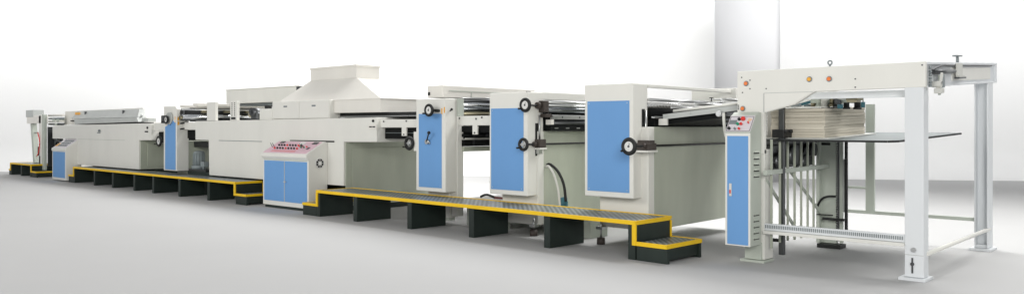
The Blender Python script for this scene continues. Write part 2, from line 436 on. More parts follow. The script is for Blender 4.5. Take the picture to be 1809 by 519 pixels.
link('bearing_block', B().box(-7.27,-7.17,8.62,8.73,1.70,1.86,.01).cyl((-7.24,8.55,1.793),(-7.24,8.61,1.793),.045,16).box(-7.27,-7.17,8.66,8.78,1.63,1.68,.004), 'brown', t)
link('top_guard', B().box(-7.50,-7.42,8.74,11.0,1.885,1.99,.006), 'white', t)
link('roller', B().cyl((-7.25,8.74,1.845),(-7.25,10.95,1.845),.022), 'steel', t)
link('roller', B().cyl((-7.24,8.74,1.80),(-7.24,10.95,1.80),.018), 'steel', t)
link('roller', B().cyl((-7.28,8.74,1.735),(-7.28,10.95,1.735),.055), 'darkchrome', t)
link('roller', B().cyl((-7.36,8.74,1.67),(-7.36,10.95,1.67),.06), 'belt', t)
link('roller', B().cyl((-7.30,8.74,1.645),(-7.30,10.95,1.645),.045), 'belt', t)
link('dark_backing', B().box(-7.62,-7.60,8.74,10.93,1.44,1.88), 'belt', t)  # added black sheet that supplies the darkness between these rollers
rb = link('tie_bar', B().box(-7.20,-7.15,8.79,10.95,1.605,1.665,.004), 'steel', t)
b = B()
for y in (9.0,9.4,9.8): b.cyl((-7.147,y,1.635),(-7.152,y,1.635),.014,8)
link('bolts', b, 'darkmetal', rb)
link('end_bracket', B().box(-7.24,-7.14,8.74,8.80,1.53,1.60,.004), 'warm', t)
link('roller', B().cyl((-7.21,8.76,1.55),(-7.21,10.95,1.55),.035), 'darkmetal', t)
link('belt_underside', B().box(-7.30,-7.17,8.76,10.95,1.443,1.515), 'belt', t)
b = B()
for k in range(8): b.box(-7.172,-7.166,8.85+k*.25,8.93+k*.25,1.475,1.487)
link('belt_clips', b, 'steel', t)
link('rear_frame', B().box(-7.93,-7.27,10.94,11.04,1.44,1.97,.008), 'white', t)
foot(t, -7.30, 8.60, .145, .1)
b = B().tube([(-7.262,8.80,.97),(-7.20,8.80,.975),(-7.10,8.84,.88),(-7.03,8.88,.70),(-7.01,8.9,.47)], .02)
tag(link('hose', b, 'black'), 'black hose arching down from the middle coating unit wall', 'hose')
b = B().tube([(-7.262,8.77,.95),(-7.20,8.76,.95),(-7.13,8.78,.85),(-7.07,8.80,.65),(-7.05,8.82,.40)], .016)
tag(link('hose', b, 'hose'), 'thin pale hose hanging beside the black hose by the middle coating unit', 'hose')
t = thing('pump_motor', 'small teal pump motor on the floor tray behind the walkway near the hoses', 'motor', (-6.95,9.0,0))
link('housing', B().cyl((-7.10,8.97,.33),(-7.10,8.97,.50),.052,20).ball((-7.10,8.97,.50),.052,1,1,.4), 'teal', t)
link('terminal_box', B().box(-7.06,-7.0,8.91,8.94,.40,.47,.006), 'teal', t)
link('base', B().box(-7.10,-6.55,8.85,9.25,0,.33,.008), 'frame', t)

# ------------------------------------------------------------------ coating unit 1 (next to the oven)
t = thing('coating_unit', 'blue doored coating unit with a lever on its door, closest to the hooded oven', 'machine', (-9.3,9.5,0), 'coating units')
link('column', B().box(-9.62,-9.13,8.70,8.86,.10,.50,.008).box(-9.12,-8.985,8.73,8.86,.13,1.93,.008), 'white', t)
link('lower_post', B().box(-9.45,-9.15,8.715,8.84,.05,.12,.004), 'frame', t)
tower(t, -9.678,-9.01,8.5,8.725,.505,1.932, -9.61,-9.09,.568,1.70)
handwheel(t, (-9.245,8.38,1.752), .076,.024, handle=True)
link('wheel_bracket', B().box(-9.36,-9.29,8.40,8.50,1.70,1.81,.006).cyl((-9.245,8.40,1.752),(-9.245,8.50,1.752),.02,12), 'black', t)
link('bolt_knob', B().cyl((-9.15,8.50,1.745),(-9.15,8.43,1.745),.022,14), 'black', t)
for x,z in ((-9.085,1.69),(-9.03,1.71)): link('tag_plate', B().box(x-.010,x+.010,8.494,8.50,z,z+.09,.002), 'amber', t)
lv = link('lever_base', B().cyl((-9.385,8.496,1.27),(-9.385,8.45,1.27),.038,18).box(-9.42,-9.33,8.47,8.494,1.24,1.27,.004), 'steel', t)
link('lever', B().cyl((-9.385,8.455,1.275),(-9.295,8.42,1.405),.010,10).ball((-9.29,8.418,1.41),.026), 'black', lv)
link('side_lever', B().cyl((-9.008,8.60,1.745),(-8.94,8.56,1.76),.012,10).ball((-8.93,8.555,1.765),.02), 'black', t)
handwheel(t, (-9.84,8.50,1.24), .085,.026, dial=False, handle=True, shaft=.12)
link('wheel_plate', B().box(-9.76,-9.68,8.52,8.60,1.12,1.42,.005), 'white', t)
tg = link('top_guard', B().box(-9.72,-9.36,8.78,11.0,1.96,2.15,.008), 'warm', t)
b = B().box(-9.355,-9.35,8.9,10.8,2.06,2.075)
for y in (9.4,10.1): b.box(-9.355,-9.35,y,y+.012,1.97,2.06)
link('guard_seams', b, 'frame', tg)
link('latch', B().box(-9.70,-9.66,8.765,8.78,2.0,2.05).box(-9.35,-9.33,10.75,10.85,2.06,2.12), 'black', tg)
link('rear_frame', B().box(-9.66,-9.0,10.95,11.05,.10,2.0,.008), 'white', t)
link('bearing_plate', B().box(-9.0,-8.975,8.725,8.86,1.66,1.93,.004), 'frame', t)
for x,z,r,m in ((-9.06,1.91,.028,'darkmetal'),(-9.08,1.845,.045,'chrome'),(-9.06,1.78,.04,'darkchrome'),(-9.08,1.705,.04,'gold'),(-9.02,1.95,.012,'steel')):
    link('roller', B().cyl((x,8.86,z),(x,10.95,z),r), m, t)
link('dark_backing', B().box(-9.40,-9.38,8.86,10.94,1.55,1.95), 'belt', t)  # added black plate, shade of the unit's interior put in as colour
# conveyor that leaves this unit towards the middle one
t = thing('link_conveyor', 'white railed black belt conveyor between the lever-doored and the middle coating unit', 'conveyor', (-8.5,9.8,0), 'belt conveyors between units')
for y in (8.77,10.9):
    b = B().box(-9.10,-8.0,y,y+.03,1.522,1.665,.004).box(-8.70,-8.60,y-.004,y+.026,1.385,1.53,.004)
    rl = link('side_rail', b, 'white', t)
    b = B()
    for x,z in ((-8.98,1.63),(-8.62,1.62),(-8.5,1.64),(-8.65,1.41)): b.cyl((x,y-.012,z),(x,y-.002,z),.014,8)
    link('bolts', b, 'darkmetal', rl)
link('label_plate', B().box(-9.16,-9.0,8.755,8.766,1.49,1.57,.002), 'warm', t)
b = B()
for x in (-9.14,-9.08): b.box(x,x+.045,8.75,8.754,1.515,1.53)
link('plate_print', b, 'black', t)
link('belt', B().box(-9.02,-8.0,8.82,10.88,1.42,1.51), 'belt', t)
for x in (-8.97,-8.72,-8.45): link('roller', B().cyl((x,8.82,1.37),(x,10.88,1.37),.025), 'belt', t)
link('lower_beam', B().box(-9.0,-8.93,8.82,10.9,1.20,1.30,.004).box(-8.75,-8.70,8.82,10.9,1.22,1.30,.004), 'belt', t)
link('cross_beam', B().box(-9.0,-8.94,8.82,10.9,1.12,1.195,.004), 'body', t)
link('bright_edge', B().box(-8.935,-8.92,8.84,10.88,1.302,1.33,.003), 'hose', t)
link('bracket', B().box(-8.28,-8.20,8.76,8.80,1.24,1.46,.005), 'white', t)
# low tray on the floor between the units
t = thing('drip_tray', 'low greenish floor tray holding a red-handled tool behind the walkway', 'tray', (-8.5,9.2,0))
link('tray', B().box(-8.95,-8.0,8.80,10.0,.30,.40,.006).box(-8.9,-8.05,8.85,8.9,0,.30).box(-8.9,-8.05,9.85,9.9,0,.30), 'frame', t)
link('liner', B().box(-8.90,-8.05,8.86,9.9,.402,.412), 'warm', t)
t2 = thing('red_tool', 'small dark tool with a red handle lying on the greenish floor tray', 'tool', (-8.4,9.0,.412))
link('shaft', B().tube([(-8.75,9.0,.43),(-8.6,8.98,.47),(-8.45,9.0,.43)],.018), 'black', t2)
link('grip', B().cyl((-8.45,9.0,.432),(-8.15,9.0,.432),.016,12), 'oxide', t2)

# ------------------------------------------------------------------ oven
t = thing('drying_oven', 'long ivory drying oven with overhanging ends under the big hood', 'oven', (-14,9.9,0))
pts = [(-17.24,1.215),(-16.65,1.215),(-16.62,.46),(-11.83,.46),(-11.83,1.232),(-10.91,1.242),(-10.91,1.66),(-15.3,1.632),(-17.24,1.625)]
link('housing', B().prism(pts, 'y', 8.70, 11.2, .012), 'white', t)
link('plinth', B().box(-16.58,-11.86,8.98,11.1,0,.46), 'dark', t)
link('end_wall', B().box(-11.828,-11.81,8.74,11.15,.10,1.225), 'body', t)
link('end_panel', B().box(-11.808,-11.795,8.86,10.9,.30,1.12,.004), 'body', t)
link('seam', B().box(-16.2,-14.5,8.694,8.702,1.205,1.216), 'steelgrey', t)
link('seam_strip', B().box(-13.5,-12.1,8.690,8.70,1.225,1.25), 'black', t)
link('latch_plate', B().box(-11.12,-10.90,8.688,8.70,1.46,1.54,.002), 'warm', t)
b = B()
for x in (-11.09,-11.0): b.box(x,x+.07,8.683,8.687,1.49,1.51)
b.cyl((-10.99,8.68,1.60),(-10.99,8.70,1.60),.022,12)
link('plate_print', b, 'black', t)
# doors beside the hood
link('door_box', B().box(-14.23,-12.335,8.77,9.0,1.65,1.99,.006), 'white', t)
for a,c in ((-14.215,-13.30),(-13.285,-12.35)):
    d = link('access_door', B().box(a,c,8.755,8.772,1.66,1.975,.004), 'white', t)
    b = B().box((a+c)/2-.06,(a+c)/2+.06,8.75,8.757,1.875,1.905,.002); link('latch', b, 'steelgrey', d)
    
t = thing('extraction_hood', 'large ivory pyramid extraction hood with a rectangular neck on the oven', 'hood', (-12.3,9.9,1.66))
link('skirt', B().box(-14.2,-11.0,8.86,9.92,1.75,1.99,.006), 'warm', t)
link('rim', B().box(-14.2,-10.985,8.845,9.935,1.975,1.995,.003), 'warm', t)
link('pyramid', B().hexa([(-14.15,8.87,1.995),(-11.02,8.87,1.995),(-11.02,9.9,1.995),(-14.15,9.9,1.995)],
     [(-13.72,9.3,2.405),(-12.25,9.3,2.405),(-12.25,9.84,2.405),(-13.72,9.84,2.405)]), 'warm', t)
n = link('neck', B().box(-13.72,-12.25,9.3,9.84,2.405,2.62,.006), 'warm', t)
link('flange', B().box(-13.735,-12.235,9.285,9.855,2.615,2.655,.004), 'warm', n)
link('dark_gap', B().box(-12.5,-10.1,9.0,10.9,1.665,1.75), 'black', t)  # solid black block put in for the darkness of the open gap
link('heater_strip', B().box(-12.45,-10.15,8.95,8.99,1.675,1.69,.002), 'steel', t)

t = thing('fan_housing', 'plain pale rectangular fan housing left of the pyramid hood', 'fan housing', (-15.7,10,2.03))
link('case', B().prism([(-17.45,2.03),(-14.4,2.03),(-14.4,2.335),(-17.45,2.335)],'y',9.55,10.9,.008), 'white', t)
link('lid', B().box(-17.47,-14.5,9.53,10.92,2.335,2.352,.004), 'white', t)
link('bracket', B().box(-14.45,-14.25,9.45,9.6,2.25,2.32,.004).box(-14.45,-14.42,9.45,9.6,2.18,2.26), 'darkmetal', t)
link('underside_duct', B().box(-17.2,-14.5,9.75,10.7,1.975,2.03), 'steelgrey', t)
for x in (-17.3,-14.6): link('support_leg', B().box(x,x+.08,10.5,10.58,1.64,2.03), 'steelgrey', t)
for a,c in ((-16.79,-16.42),(-15.80,-15.53)):
    p = tag(link('upright_plate', B().box(a,c,8.735,8.80,1.634,2.03,.006), 'white', None, ((a+c)/2,8.77,1.634)),
        'plain white upright plate on the oven in front of chrome rollers' if a < -16 else 'white upright plate with two rows of dark holes on the oven', 'upright')
    if a > -16:
        b = B()
        for r_ in range(7):
            for x in (-15.72,-15.61): b.cyl((x,8.729,1.74+r_*.042),(x,8.737,1.74+r_*.042),.013,8)
        b.box(-15.75,-15.58,8.729,8.735,1.655,1.70)
        link('hole_rows', b, 'black', p)
t = thing('junction_box', 'pale grey junction box on the oven top under the fan housing', 'box', (-14.5,8.85,1.64))
link('case', B().box(-14.76,-14.30,8.80,9.0,1.64,1.86,.006), 'white', t)
link('cap', B().box(-14.62,-14.50,8.83,8.95,1.86,1.93,.004), 'black', t)
link('cable_gland', B().cyl((-14.34,8.84,1.86),(-14.34,8.84,1.90),.02,10), 'steel', t)
t = thing('roller_drive', 'dark roller drive gearbox sitting on the oven beside the grey junction box', 'gearbox', (-15.1,8.95,1.64))
link('gear_case', B().box(-15.20,-14.95,8.85,9.05,1.64,1.80,.03).cyl((-15.08,8.80,1.80),(-15.08,9.05,1.80),.085,20).cyl((-15.08,8.78,1.80),(-15.08,8.80,1.80),.03,12), 'darkmetal', t)
link('coupling', B().cyl((-15.36,8.95,1.75),(-15.22,8.95,1.75),.06,18), 'gold', t)

# roller bank above the left half of the oven, runs from the narrow tower
t = thing('roller_bank', 'bank of chrome and black rollers between the narrow tower and the fan housing', 'rollers', (-17.2,9.5,1.64))
for x,z,r,m in ((-17.75,1.955,.03,'warm'),(-17.72,1.885,.028,'steel'),(-17.74,1.82,.055,'black'),(-17.70,1.725,.062,'chrome'),(-17.72,1.775,.02,'warm'),(-17.70,1.665,.03,'darkmetal')):
    link('roller', B().cyl((x,8.62,z),(x,11.0,z),r), m, t)
link('dark_backing', B().box(-18.0,-17.98,8.95,11.0,1.62,1.97), 'belt', t)  # black plate added so the rollers stand against a dark interior
for y,z in ((9.05,1.82),(9.6,1.83),(10.15,1.83),(10.5,1.83)): link('clamp', B().box(-17.70,-17.62,y,y+.14,z-.01,z+.045,.004), 'gold', t)
link('cover_strip', B().box(-17.85,-17.64,8.95,11.0,1.96,2.03,.006), 'warm', t)
link('end_plate', B().box(-17.82,-17.66,8.64,8.67,1.64,1.86,.004), 'darkmetal', t)
link('end_bearing', B().cyl((-17.72,8.58,1.70),(-17.72,8.64,1.70),.05,16), 'gold', t)
link('far_plate', B().box(-18.2,-17.5,11.0,11.08,1.2,2.03,.006), 'white', t)

# ------------------------------------------------------------------ narrow tower unit
t = thing('roller_tower', 'narrow far blue doored tower with small black levers and orange tags', 'machine', (-18.2,9.5,0))
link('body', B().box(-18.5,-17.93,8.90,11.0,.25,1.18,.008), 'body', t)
link('plinth', B().box(-18.5,-17.93,8.89,10.9,0,.25), 'dark', t)
b = B().prism([(-18.55,.505),(-17.91,.505),(-17.91,1.90),(-17.98,1.965),(-18.55,1.965)],'y',8.60,8.885,.01); link('cabinet', b, 'white', t)
pts = [(-18.46,.53),(-17.955,.53),(-17.955,1.60),(-18.0,1.60)]
for k in range(9):
    a = PI*k/8; pts.append((-18.16+.14*math.cos(a), 1.58-.0+.075*math.sin(a)))
pts += [(-18.34,1.53),(-18.46,1.50)]
link('door', B().prism(pts,'y',8.592,8.60), 'blue', t)
handwheel(t, (-18.21,8.50,1.665), .075,.022, shaft=.1)
link('wheel_bracket', B().box(-18.47,-18.32,8.50,8.60,1.58,1.76,.006), 'darkmetal', t)
link('wheel_guard', B().cyl((-18.2,8.595,1.69),(-18.2,8.55,1.69),.135,24), 'lidgrey', t)
for z in (1.66,1.56): link('tag_plate', B().box(-17.99,-17.965,8.594,8.60,z,z+.07,.002).box(-17.908,-17.903,8.62,8.66,z-.02,z+.06), 'amber', t)
for z in (1.70,1.585,1.46): link('side_lever', B().cyl((-17.908,8.72,z),(-17.86,8.70,z),.014,8).cyl((-17.86,8.66,z-.012),(-17.84,8.84,z+.018),.016,8), 'black', t)
link('switch', B().cyl((-17.91,8.70,1.82),(-17.895,8.70,1.82),.025,12), 'black', t)
link('link_rail', B().box(-17.90,-17.24,8.75,8.80,1.44,1.60,.005), 'white', t)
link('belt', B().box(-17.90,-17.26,8.85,10.8,1.24,1.43), 'belt', t)
link('crossbeam', B().box(-17.9,-16.7,9.0,9.1,1.04,1.16,.004), 'black', t)
t = thing('gear_motor', 'grey upright gear motor on a plate between the narrow tower and the oven', 'motor', (-17.6,9.0,0))
link('plinth', B().box(-17.9,-16.75,8.85,9.4,0,.50,.006), 'dark', t)
link('base', B().box(-17.88,-17.1,8.86,9.2,.50,.55,.006), 'darkmetal', t)
b = B().cyl((-17.66,9.0,.62),(-17.66,9.0,.92),.125,22,.12).ball((-17.66,9.0,.92),.12,1,1,.35)
for k in range(14):
    a = 2*PI*k/14; b.bar((-17.66+.125*math.cos(a),9+.125*math.sin(a),.65),(-17.66+.122*math.cos(a),9+.122*math.sin(a),.9),.012,.02)
link('housing', b, 'motor', t)
link('flange', B().cyl((-17.66,9.0,.55),(-17.66,9.0,.63),.16,22), 'motor', t)
link('terminal_box', B().box(-17.46,-17.3,8.93,9.05,.6,.72,.008).cyl((-17.4,8.98,.55),(-17.4,8.98,.6),.03,10), 'motor', t)

# conveyor between oven and unit 1
t = thing('link_conveyor', 'white railed black belt conveyor leaving the oven below the hood skirt', 'conveyor', (-10.4,9.8,0), 'belt conveyors between units')
for y in (8.77,10.9):
    rl = link('side_rail', B().box(-10.90,-9.70,y,y+.03,1.49,1.622,.004).box(-10.34,-10.23,y-.004,y+.026,1.35,1.495,.004), 'white', t)
    b = B()
    for x,z in ((-10.8,1.59),(-10.22,1.595),(-10.28,1.375)): b.cyl((x,y-.012,z),(x,y-.002,z),.014,8)
    link('bolts', b, 'darkmetal', rl)
link('belt', B().box(-10.88,-9.72,8.86,10.88,1.30,1.48), 'belt', t)
link('belt_strip', B().box(-10.88,-9.72,8.855,8.86,1.395,1.402), 'steelgrey', t)

# ------------------------------------------------------------------ control console (pink)
t = thing('control_console', 'grey console with sloping pink button panel and two blue doors', 'console', (-13.1,8.5,0))
CX0, CX1, CY, CB = -13.80, -12.31, 8.30, 8.70
prof_ = [(CY,.05),(CB,.05),(CB,1.22),(CB-.05,1.235),(CY-.045,1.01),(CY-.045,.955),(CY,.90)]
link('case', B().prism(prof_,'x',CX0,CX1,.008), 'white', t)
link('plinth', B().box(CX0+.03,CX1-.03,CY+.03,CB-.03,0,.05), 'dark', t)
link('shadow_gap', B().box(CX0+.03,CX1-.03,CY-.004,CY+.01,.885,.905), 'frame', t)
for a,c in ((CX0+.05,-13.065),(-13.055,CX1-.04)):
    d = link('door', B().box(a,c,CY-.007,CY+.01,.135,.875,.003,1), 'blue', t)
link('door_latch', B().box(-13.068,-13.052,CY-.012,CY-.002,.14,.87).cyl((-13.04,CY-.03,.50),(-13.04,CY-.005,.50),.016,12).box(-13.06,-12.99,CY-.034,CY-.024,.492,.508), 'lidgrey', t)
sl = Vector((0, (CB-.05)-(CY-.045), .225)); slN = Vector((0,-.225,sl.y)).normalized(); sl0 = Vector((0,CY-.045,1.01))
def onp(x, v, h=0): return Vector((x,0,0)) + sl0 + sl*v + slN*h
def slab(b, x0,x1,v0,v1,h0,h1):
    b.hexa([onp(x0,v0,h0),onp(x1,v0,h0),onp(x1,v1,h0),onp(x0,v1,h0)],[onp(x0,v0,h1),onp(x1,v0,h1),onp(x1,v1,h1),onp(x0,v1,h1)])
b = B(); slab(b, CX0+.04,CX1-.05,.06,.94,-.004,.006); pp = link('control_panel', b, 'pink', t)
cols = ['red','black','green','black','black','red','black','black']
for row,v in enumerate((.36,.60)):
    for k in range(9):
        x = CX0+.26+k*.092
        link('knob', B().cyl(onp(x,v,.006),onp(x,v,.035),.017,12), 'black' if (k+row)%4 else 'red', pp)
for x,v,w,h in ((CX0+.16,.78,.13,.13),(CX1-.26,.74,.15,.16),(CX1-.22,.36,.06,.14)):
    b = B(); slab(b,x,x+w,v,v+h,.006,.014); link('meter', b, 'darkmetal', pp)
b = B(); slab(b, CX1-.66,CX1-.50,.66,.88,.006,.012); link('name_strip', b, 'ivory_dial', pp)
for k in range(5):
    x = CX1-.50+k*.055; link('indicator', B().cyl(onp(x,.52-.05*(k%2),.006),onp(x,.52-.05*(k%2),.03),.013,10), 'red' if k%2==0 else 'green', pp)
b = B()
for k in range(6): x = CX0+.10+k*.013; 
for x in (CX0+.12,CX0+.19,CX1-.40,CX1-.34): b.cyl(onp(x,.45,.006),onp(x,.45,.10),.006,8)
link('toggle_stems', b, 'darkmetal', pp)
b = B()
for v in (.20,.14):
    slab(b,CX0+.25,CX1-.45,v,v+.02,.006,.0075)
link('panel_print', b, 'red', pp)
fv = link('fan_vent', B().cyl((CX1-.003,8.53,.85),(CX1+.012,8.53,.85),.085,24), 'black', t)
b = B().ring((CX1+.012,8.53,.85),(1,0,0),.088,.008,28,6).cyl((CX1+.010,8.53,.85),(CX1+.02,8.53,.85),.035,16)
for k in range(8):
    a = 2*PI*k/8; b.bar((CX1+.015,8.53+.03*math.cos(a),.85+.03*math.sin(a)),(CX1+.015,8.53+.086*math.cos(a),.85+.086*math.sin(a)),.012,.006)
link('grille', b, 'ivory_dial', fv)

# ------------------------------------------------------------------ curing unit on the left
t = thing('curing_unit', 'long pale curing unit at the far left with a slanted grey lid on top', 'machine', (-22.5,9.8,0))
link('plinth', B().box(-24.0,-20.12,9.12,10.9,0,.46), 'dark', t)
pts = [(-25.85,1.16),(-24.04,1.16),(-24.04,.46),(-20.09,.46),(-20.09,1.17),(-19.42,1.18),(-19.42,1.585),(-25.85,1.535)]
link('housing', B().prism(pts,'y',8.70,11.0,.012), 'white', t)
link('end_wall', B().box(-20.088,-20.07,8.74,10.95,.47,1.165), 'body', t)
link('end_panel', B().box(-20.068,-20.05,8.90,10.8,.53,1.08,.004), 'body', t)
link('seam', B().box(-23.9,-20.9,8.694,8.702,1.16,1.168), 'frame', t)
b = B().box(-22.55,-22.36,8.69,8.70,1.37,1.39).box(-22.6,-22.40,8.69,8.70,1.33,1.355).box(-22.52,-22.4,8.69,8.70,1.375,1.43)
link('emblem', b, 'steelgrey', t)
link('latch_plate', B().box(-19.72,-19.58,8.68,8.70,1.37,1.40), 'black', t)
link('bolt', B().cyl((-19.6,8.68,1.48),(-19.6,8.70,1.48),.03,10), 'black', t)
link('link_rail', B().box(-19.40,-18.56,8.76,8.80,1.42,1.60,.005), 'white', t)
link('belt', B().box(-19.40,-18.6,8.88,10.8,1.12,1.38), 'belt', t)
link('lower_belt_end', B().box(-19.9,-19.3,8.9,10.8,1.17,1.21), 'belt', t)
handwheel(t, (-18.83,8.62,1.165), .10,.028, dial=True, shaft=.3)
lid = thing('lamp_lid', 'warm white lamp lid with slanted blue grey front cover on the curing unit', 'lid', (-23,9.3,1.55))
link('case', B().hexa([(-25.95,9.05,1.56),(-20.75,9.12,1.60),(-20.75,10.2,1.60),(-25.95,10.2,1.56)],[(-25.85,9.05,1.95),(-21.0,9.2,1.985),(-21.1,10.1,2.0),(-25.75,10.1,1.985)]), 'warm', lid)
link('front_cover', B().hexa([(-25.0,8.90,1.73),(-20.62,8.90,1.74),(-20.62,9.12,1.74),(-25.0,9.12,1.73)],[(-24.95,9.06,1.95),(-20.9,9.06,1.945),(-20.9,9.20,1.96),(-24.95,9.20,1.97)]), 'lidgrey', lid)
link('lower_flap', B().hexa([(-24.6,8.86,1.575),(-20.5,8.86,1.625),(-20.5,9.11,1.625),(-24.6,9.11,1.575)],[(-24.7,8.88,1.72),(-20.62,8.88,1.735),(-20.62,9.11,1.735),(-24.7,9.11,1.72)]), 'lidgrey', lid)
link('dark_slot', B().box(-24.0,-20.6,8.95,9.3,1.59,1.615).box(-25.4,-24.95,9.03,9.12,1.66,1.69), 'black', lid)
link('warning_plate', B().box(-24.9,-24.55,8.975,8.985,1.84,1.91), 'amber', lid)
for x in (-24.2,-21.7): link('catch', B().box(x-.03,x+.03,8.98,9.02,1.83,1.93,.004), 'darkmetal', lid)
link('hinge_end', B().box(-20.6,-20.25,9.0,9.2,1.62,1.72,.01).cyl((-20.4,8.98,1.70),(-20.4,9.02,1.70),.03,10).cyl((-20.62,8.98,1.78),(-20.62,9.02,1.78),.03,10), 'lidgrey', lid)

t = thing('control_cabinet', 'small blue fronted cabinet with a sloping button top at the left end', 'cabinet', (-24.4,8.6,0), 'control cabinets')
prof_ = [(8.40,.03),(8.80,.03),(8.80,1.16),(8.76,1.17),(8.38,.90),(8.38,.84),(8.40,.82)]
link('case', B().prism(prof_,'x',-24.97,-23.95,.008), 'white', t)
link('door', B().box(-24.90,-24.02,8.393,8.41,.10,.81,.003,1), 'blue', t)
b = B()
def onq(x,v,h): return Vector((x, 8.38+.38*v, .90+.27*v)) + Vector((0,-.58,.815))*h
def slabq(b,x0,x1,v0,v1,h0,h1):
    b.hexa([onq(x0,v0,h0),onq(x1,v0,h0),onq(x1,v1,h0),onq(x0,v1,h0)],[onq(x0,v0,h1),onq(x1,v0,h1),onq(x1,v1,h1),onq(x0,v1,h1)])
slabq(b,-24.92,-24.0,.06,.94,0,.006); cp = link('control_panel', b, 'pale', t)
b = B()
for v in (.22,.44,.66):
    for k in range(5): slabq(b,-24.72+k*.13,-24.64+k*.13,v,v+.14,.006,.02)
link('buttons', b, 'steelgrey', cp)
b = B(); slabq(b,-24.9,-24.78,.2,.5,.006,.012); link('warning_plate', b, 'amber', cp)

# ------------------------------------------------------------------ sheet stacker, far left end
t = thing('sheet_stacker', 'far left delivery stacker with pale posts, rollers and dark mechanism', 'machine', (-27.3,9.2,0))
link('post', B().box(-27.28,-27.06,8.80,8.90,.2,1.86,.01), 'white', t)
link('edge_post', B().box(-27.055,-26.86,8.81,8.89,.2,1.87,.008), 'frame', t)
link('arm', B().box(-28.35,-27.10,8.80,9.0,1.60,1.84,.01), 'warm', t)
link('arm_head', B().box(-28.4,-27.75,8.79,9.1,1.80,2.02,.01), 'lidgrey', t)
link('rear_post', B().bar((-28.2,8.95,1.60),(-27.95,8.95,.38),.14,.14), 'frame', t)
link('stay', B().cyl((-28.1,8.95,1.32),(-27.1,8.95,1.32),.02,8), 'steel', t)
link('cable', B().tube([(-27.3,8.78,1.33),(-27.12,8.77,1.05),(-27.2,8.77,.75),(-27.35,8.77,.6)],.014), 'red', t)
link('counterweight', B().box(-27.4,-27.2,8.8,8.95,.62,.9,.02).box(-27.25,-27.15,8.8,8.9,.2,.62), 'black', t)
for z,m,r in ((1.84,'warm',.035),(1.745,'steelgrey',.03),(1.66,'warm',.03),(1.58,'darkmetal',.03)):
    link('roller', B().cyl((-26.86,8.95,z),(-25.7,8.95,z),r), m, t)
b = B()
for x,z in ((-26.4,1.68),(-26.2,1.56),(-26.05,1.68),(-25.95,1.50),(-26.3,1.44)): b.box(x-.07,x+.07,8.9,9.1,z-.05,z+.05,.01)
link('roller_mounts', b, 'frame', t)
b = B().box(-26.8,-26.1,9.0,9.3,1.30,1.42,.01).box(-26.85,-26.80,8.9,9.1,.3,1.5).cyl((-26.35,8.95,1.25),(-26.35,9.1,1.25),.12,18).bar((-26.4,8.98,1.2),(-25.95,8.98,.95),.06,.06).bar((-26.45,9.0,1.0),(-26.1,9.0,1.30),.05,.05).box(-26.55,-26.0,9.0,9.1,.76,.82)
b.cyl((-26.1,8.95,1.02),(-26.1,9.1,1.02),.09,16).box(-26.6,-26.45,9.0,9.2,.3,1.3)
link('drive_mechanism', b, 'darkmetal', t)
link('chain_guard', B().box(-26.75,-26.0,9.1,9.4,.2,.85,.02), 'gold', t)
link('back_plate', B().box(-26.8,-25.9,9.45,9.5,.2,1.5,.01), 'motor', t)

# ------------------------------------------------------------------ feeder
t = thing('sheet_feeder', 'tall white gantry sheet feeder on four legs at the right end', 'feeder', (-3.3,9.9,0))
XL, XR, YF = -4.285, -2.315, 8.57
pts = [(XL,1.20),(-3.965,1.20),(-3.965,1.652),(-3.62,1.74),(-3.40,1.872),(XR,1.885),(XR,2.135),(XL,2.125)]
link('front_fascia', B().prism(pts,'y',YF,YF+.06,.006), 'white', t)
link('recess_panel', B().prism([(-3.96,1.66),(-3.63,1.75),(-3.42,1.868),(-3.96,1.868)],'y',YF-.006,YF+.002), 'white', t)
link('recess_seam', B().box(-3.968,-3.962,YF-.008,YF-.001,1.66,1.872).box(-3.962,-3.42,YF-.008,YF-.001,1.868,1.873), 'lidgrey', t)
link('post', B().box(XL+.18,-3.965,YF+.01,8.80,.03,1.25,.006), 'white', t)
link('post_foot', B().box(XL+.10,-3.99,YF-.02,YF+.10,.03,.22,.004).box(XL+.06,-3.94,YF-.06,YF+.2,0,.026,.004), 'frame', t)
link('side_frame', B().box(XL,XL+.05,YF+.06,11.5,1.20,2.12,.004), 'white', t)
lg = link('leg', B().box(-2.505,-2.33,YF-.005,8.73,.03,1.885,.006), 'cool', t)
link('foot_plate', B().box(-2.55,-2.30,YF-.06,8.78,0,.028,.004), 'cool', lg)
b = B().cyl((-2.42,YF-.02,.30),(-2.42,YF,.30),.025,8,smooth=False)
link('bolt', b, 'steel', lg)
b = B().box(-2.44,-2.425,YF-.012,YF-.004,.07,.22).cyl((-2.432,YF-.02,.16),(-2.432,YF-.004,.16),.018,8)
link('adjuster_slot', b, 'darkmetal', lg)
link('joint_line', B().box(-2.503,-2.332,YF-.007,YF-.002,.245,.25), 'lidgrey', lg)
lg = link('leg', B().box(-2.47,-2.455,11.17,11.42,.03,2.04,.003).box(-2.455,-2.335,11.28,11.295,.03,2.03).box(-2.335,-2.32,11.17,11.42,.03,2.04,.003), 'cool', t)
link('foot_plate', B().box(-2.52,-2.28,11.12,11.45,0,.028,.004).box(-2.46,-2.33,11.2,11.27,.03,.07), 'cool', lg)
link('leg', B().box(-4.24,-4.12,11.28,11.40,.0,1.9,.004), 'frame', t)
